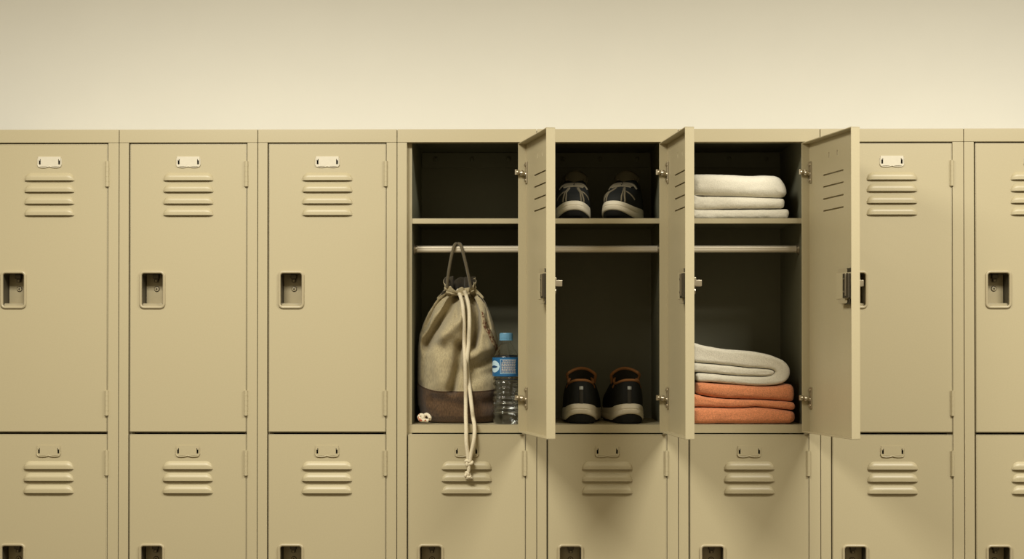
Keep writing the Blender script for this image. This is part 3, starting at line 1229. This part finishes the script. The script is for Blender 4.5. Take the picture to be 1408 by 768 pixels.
    def ribbon(mbx, path, w, off=0.0009, n=26):
        pts = smooth_line([(p[0], p[1], 0) for p in path], n)
        ctr = [up(p.x, p.y, off) for p in pts]
        rows = []
        for i, p in enumerate(pts):
            t = (ctr[min(i + 1, len(ctr) - 1)] - ctr[max(i - 1, 0)]).normalized()
            nrm = (ctr[i] - up(p.x, p.y, off * -1)).normalized()
            sd = t.cross(nrm).normalized()
            rows.append([ctr[i] - sd * w / 2 - nrm * off * 1.3, ctr[i] - sd * w / 2 * 0.9, ctr[i] + nrm * 0.0004, ctr[i] + sd * w / 2 * 0.9, ctr[i] + sd * w / 2 - nrm * off * 1.5])
        mbx.grid(rows)
    if not heel_view:
        # overlays on the toe box and lace bars
        mb = MB()
        for s in (-1, 1):
            ribbon(mb, [(s * 0.45, 0.12), (s * 0.50, 0.55), (s * 0.75, 0.88), (s * 1.02, 0.975)], 0.0052)
            ribbon(mb, [(s * 0.26, 0.12), (s * 0.33, 0.55), (s * 0.58, 0.86), (s * 0.90, 0.975)], 0.0034)
            ribbon(mb, [(s * 0.95, 0.30), (s * 0.80, 0.60), (s * 0.72, 0.80), (s * 0.66, 0.90)], 0.0056)
        mb.build('overlay', [SHOE_GREY], root, smooth=True, angle=180)
        mb = MB()
        for a1, v0, wv in ((1.16, 0.80, 0.012), (1.30, 0.58, 0.0065)):
            for s in (-1, 1):
                ribbon(mb, [(s * a1, v0), (s * a1, v0 + (0.9998 - v0) * 0.4), (s * a1, v0 + (0.9998 - v0) * 0.75), (s * a1, 0.9998)], wv, 0.0022)
        mb.build('lace', [SHOE_GREY], root, smooth=True)
    else:
        mb = MB()
        ribbon(mb, [(PI, 0.02), (PI, 0.18), (PI, 0.30), (PI, 0.36)], 0.0088)
        mb.build('heel_strip', [SHOE_DK], root, smooth=True, angle=180)
        mb = MB()
        ribbon(mb, [(PI, 0.355), (PI, 0.40), (PI, 0.445)], 0.0088, 0.0014)
        h = mb.build('heel_label', [SILVER], root, smooth=True, angle=180)
        h['label'] = 'small pale label on the heel'
        for s in (-1, 1):
            mb = MB()
            ribbon(mb, [(PI + s * 1.05, 0.98 * vmax(PI + s * 1.05)), (PI + s * 1.12, 0.62), (PI + s * 1.20, 0.50)], 0.0075, 0.0012)
            mb.build('collar_patch', [SHOE_TAN], root, smooth=True, angle=180)
        mb = MB()
        for (yy, zz) in ((-0.10 * L, 0.088), (-0.17 * L, 0.080)):
            mb.tube([Vector((side * 0.003 + 0.026 * q, yy + 0.008 * q * q, zz - 0.008 * q * q)) for q in [-1 + 2 * i / 10 for i in range(11)]], 0.0028, 8)
        mb.build('lace', [SHOE_BLK], root, smooth=True)
    return root


def shoe_at(px, y_front, zfloor, ang, L, W, side, pair, label, group):
    p = P(px, 560 if pair == 'heel' else 290, y_front + L / 2)
    rz = math.radians(ang) + (PI if pair == 'heel' else 0)
    r = make_sneaker('sneaker', (p.x, y_front + L / 2, zfloor + 0.0004), rz, L, W, side, pair)
    tag(r, label, 'shoe', group)


shoe_at(792.5, 0.040, Z_SHELF, -4, 0.245, 0.083, -1, 'toe', 'left one of the two black sneakers standing toe-first on the upper locker shelf', 'black sneakers in the open locker')
shoe_at(857, 0.036, Z_SHELF, -15, 0.245, 0.084, 1, 'toe', 'right one of the two black sneakers standing toe-first on the upper locker shelf', 'black sneakers in the open locker')
shoe_at(802, 0.034, Z_SILL, -5, 0.245, 0.093, 1, 'heel', 'left one of the two black sneakers with tan lining on the locker floor', 'black sneakers in the open locker')
shoe_at(855.5, 0.034, Z_SILL, 5, 0.245, 0.093, -1, 'heel', 'right one of the two black sneakers with tan lining on the locker floor', 'black sneakers in the open locker')


# ------------------------------------------------------------------ towels
def towel_solid(mb, outline, d0, d1, R, N=150, back=None, seed=0, base=None, mi=0, slab=True):
    """a soft solid whose front shows that outline (photo pixels, clockwise), rounded over at its front and rear edges"""
    def conv(pts, d):
        q = smooth_line([(a, b, 0) for a, b in pts], 260, closed=True)
        q = resample(q, N, closed=True)
        return [P(v.x, v.y, d) for v in q]
    A = conv(outline, d0)
    B = conv(back, d0) if back else A
    for pts in (A, B):
        pass
    cen = sum(A, Vector()) / N

    def inset(pts, ins):
        out = []
        if slab:
            x0, x1 = min(p.x for p in pts), max(p.x for p in pts)
            for p in pts:
                zs = []
                for i in range(N):
                    a, b = pts[i], pts[(i + 1) % N]
                    if (a.x - p.x) * (b.x - p.x) <= 0 and abs(a.x - b.x) > 1e-9:
                        zs.append(a.z + (b.z - a.z) * (p.x - a.x) / (b.x - a.x))
                zs.append(p.z)
                zm = (min(zs) + max(zs)) / 2
                hh = 0.5 * HT
                f = 1 - 0.94 * abs(ins) / hh
                out.append(Vector((x0 + abs(ins) + (p.x - x0) * (x1 - x0 - 2 * abs(ins)) / (x1 - x0), p.y, zm + (p.z - zm) * max(0.06, f))))
            return out
        for i in range(N):
            t = pts[(i + 2) % N] - pts[(i - 2) % N]
            nrm = Vector((t.z, 0, -t.x))
            nrm.normalize()
            out.append(pts[i] + nrm * ins)
        return out
    cx_ = cen.x
    mids = [p.z for p in A if abs(p.x - cx_) < 0.02]
    HT = max(mids) - min(mids)
    R = min(R, 0.47 * HT) if slab else R
    # orientation of the normals
    area = sum(A[i].x * A[(i + 1) % N].z - A[(i + 1) % N].x * A[i].z for i in range(N))
    sgn = -1 if area > 0 else 1
    m = 8
    # front round-over from the centre of the face outwards
    seq = []
    for k in range(m + 1):
        a = PI / 2 * k / m
        seq.append((d0 + R * (1 - math.cos(a)), R * (1 - math.sin(a))))
    steps = 8
    for k in range(1, steps):
        seq.append((d0 + R + (d1 - d0 - 2 * R) * k / steps, 0.0))
    for k in range(m + 1):
        a = PI / 2 * k / m
        seq.append((d1 - R + R * math.sin(a), R * (1 - math.cos(a))))
    rows = []
    for d, ins in seq:
        tt = sstep(d0 + R, d0 + 0.12, d)
        pts = [a.lerp(b, tt) for a, b in zip(A, B)]
        pts = inset(pts, sgn * ins)
        row = []
        for p in pts:
            n = noise.noise(Vector((p.x * 40 + seed, d * 30, p.z * 40)))
            n2 = noise.noise(Vector((p.x * 160 + seed, d * 120, p.z * 160)))
            fl = 0.0 if ins > R * 0.9 else 1.0
            q = Vector((p.x + 0.0006 * n2, d + fl * (0.0012 * n + 0.0005 * n2), p.z + 0.0006 * n + 0.0004 * n2))
            if base is not None: q.z = max(q.z, base)
            row.append(q)
        rows.append(row)
    mb.grid(rows, mi, wrap=True)
    mb.add(rows[0], [tuple(range(N))], mi)
    mb.add(rows[-1], [tuple(range(N))], mi)


def towel(name, outlines, d0, d1, R, mat, label, group, base, back=None, seed=0):
    mb = MB()
    for k, o in enumerate(outlines):
        towel_solid(mb, o, d0, d1, R, back=back, seed=seed, base=base, slab=(len(outlines) == 1 or k > 0))
    me_o = mb.build(name, [mat], None, smooth=True, angle=70)
    # origin at the towel's foot
    xs = [v.co.x for v in me_o.data.vertices]
    zs = [v.co.z for v in me_o.data.vertices]
    c = Vector(((min(xs) + max(xs)) / 2, (d0 + d1) / 2, min(zs)))
    me_o.data.transform(Matrix.Translation(-c))
    me_o.location = c
    tag(me_o, label, 'towel', group)
    return me_o


g1 = 'white towels stacked on the upper shelf'
towel('folded_towel', [[(954, 288), (962, 287.9), (1000, 288), (1050, 287.6), (1075, 287.4), (1083, 287.4), (1085.5, 290), (1085.5, 295), (1083, 299), (1075, 300), (1000, 300), (954, 300)]],
      0.034, 0.27, 0.012, TOWEL_W, 'thin folded white towel at the bottom of the upper-shelf stack', g1, Z_SHELF + 0.0006, seed=1)
towel('folded_towel', [[(954, 268.6), (965, 269.5), (1000, 270), (1040, 271.2), (1070, 272), (1078, 273), (1079.8, 278), (1078.5, 284), (1074, 285.6), (1050, 285.6), (1000, 285.9), (954, 285.9)]],
      0.036, 0.265, 0.012, TOWEL_W, 'folded white towel in the middle of the upper-shelf stack', g1, None, seed=2)
towel('folded_towel', [[(954, 240), (970, 238.5), (1000, 239), (1030, 240.5), (1055, 240), (1071, 242), (1079, 250), (1083, 260), (1082, 267), (1074, 270.3), (1040, 269.6), (1000, 268.2), (965, 267.4), (954, 265.6), (952, 255)]],
      0.034, 0.27, 0.020, TOWEL_W, 'thick folded white towel on top of the upper-shelf stack', g1, None, seed=3,
      back=[(954, 238), (970, 237), (1000, 238), (1030, 236.5), (1055, 233), (1071, 235.5), (1078, 246), (1082, 258), (1081, 266), (1074, 270), (1040, 269.4), (1000, 268), (965, 267.2), (954, 265.6), (952, 255)])
g2 = 'coral towels stacked on the locker floor'
towel('folded_towel', [[(952.5, 562), (962, 560), (985, 560.5), (1010, 561), (1040, 559.8), (1065, 561.5), (1085, 564.5), (1092, 567), (1094.3, 573), (1093, 578), (1088, 581.3), (1078, 582), (1000, 582), (958, 582), (954, 579), (952, 570)]],
      0.032, 0.27, 0.014, TOWEL_C, 'folded coral towel at the bottom of the lower stack', g2, Z_SILL + 0.0006, seed=4)
towel('folded_towel', [[(952.5, 541.5), (960, 543), (975, 546), (1000, 548.5), (1040, 549.5), (1070, 551), (1088, 552.5), (1093, 555), (1094, 559), (1091, 563), (1080, 562.3), (1062, 560.2), (1040, 558.6), (1010, 559.8), (985, 559.3), (962, 558.6), (954, 558), (951.8, 550)]],
      0.034, 0.265, 0.010, TOWEL_C, 'thin coral towel sandwiched in the middle of the lower coral towels', g2, None, seed=5)
towel('folded_towel', [[(958, 526), (965, 525), (990, 527.3), (1020, 529), (1050, 530.8), (1070, 530), (1083, 528), (1090, 529.5), (1092.8, 537), (1092.5, 546), (1089, 551.3), (1070, 550), (1040, 548.3), (1000, 547.3), (978, 545), (962, 542), (957.5, 539), (957, 532)]],
      0.033, 0.265, 0.014, TOWEL_C, 'topmost coral towel, lying directly beneath the folded-over white towel', g2, None, seed=6)
towel('folded_towel', [
    [(952.5, 473), (958, 472), (968, 474.8), (1000, 480), (1030, 482.3), (1058, 487.5), (1076, 494.5), (1085, 504), (1086.8, 512), (1083.5, 521), (1074, 527), (1056, 529.6), (1030, 529.2), (1000, 526.6), (975, 524.6), (960, 523.8), (957.5, 519), (957.3, 513.5),
     (965, 512.6), (1000, 515.6), (1030, 517.4), (1052, 517.4), (1063, 515), (1066.5, 510.5), (1062, 507.4), (1045, 505.4), (1030, 504.5), (1000, 501.2), (970, 498.2), (955, 497), (952, 490)],
    [(953.8, 500), (960, 499), (1000, 502.4), (1030, 505.7), (1052, 507), (1062, 508.6), (1065, 511.5), (1062.5, 515), (1054, 516.4), (1030, 516.3), (1000, 514.4), (965, 511.2), (954.5, 511), (953.2, 506)],
], 0.034, 0.262, 0.0080, TOWEL_W, 'white towel folded over on itself, topping the coral towels on the locker floor', None, None, seed=7)

# ------------------------------------------------------------------ the room
mb = MB()
mb.box(-5.5, 5.5, DEPTH + 0.004, DEPTH + 0.10, 0, 2.75)
o = mb.build('wall_back', [WALL])
o['kind'] = 'structure'
mb = MB()
mb.box(-5.5, 5.5, -5.0, DEPTH + 0.10, -0.06, 0.0)
o = mb.build('floor', [FLOORM])
o['kind'] = 'structure'

# ------------------------------------------------------------------ light
def area(x, y, z, sx, sy, power, col, tilt=0.0):
    l = bpy.data.lights.new('ceiling_and_fill_lamp', 'AREA')
    l.shape = 'RECTANGLE'
    l.size = sx
    l.size_y = sy
    l.energy = power
    l.color = col
    o = bpy.data.objects.new('ceiling_and_fill_lamp', l)
    COL.objects.link(o)
    o.location = (x, y, z)
    o.rotation_euler = (tilt, 0, 0)
    return o


WARM = (1.0, 0.965, 0.86)
LP = 46
for px, pw in ((270, 1.0), (1470, 1.08), (-930, 0.2), (2670, 0.3)):  # first pair ceiling lamps; outer dim pair is fill added for the open doors
    a_ = area((px - 724) * U, -1.26, 2.46, 0.7, 0.5, LP * pw, WARM)
    a_.data.spread = math.radians(180)

w = bpy.data.worlds.new('room_light')
scn.world = w
w.use_nodes = True
w.node_tree.nodes['Background'].inputs['Color'].default_value = (1.0, 0.80, 0.46, 1)
w.node_tree.nodes['Background'].inputs['Strength'].default_value = 0.36

# ------------------------------------------------------------------ camera
cam = bpy.data.cameras.new('camera')
cam.sensor_width = 36
cam.lens = 36 * F / 1408
cam.shift_y = SH / 1408
cam.clip_start = 0.05
co = bpy.data.objects.new('camera', cam)
COL.objects.link(co)
co.location = CAM
co.rotation_euler = (PI / 2 + PITCH, 0, YAW)
scn.camera = co

vs = scn.view_settings
vs.view_transform = 'Standard'
vs.look = 'None'
vs.gamma = 1
vs.exposure = 0.0
vs.use_curve_mapping = False
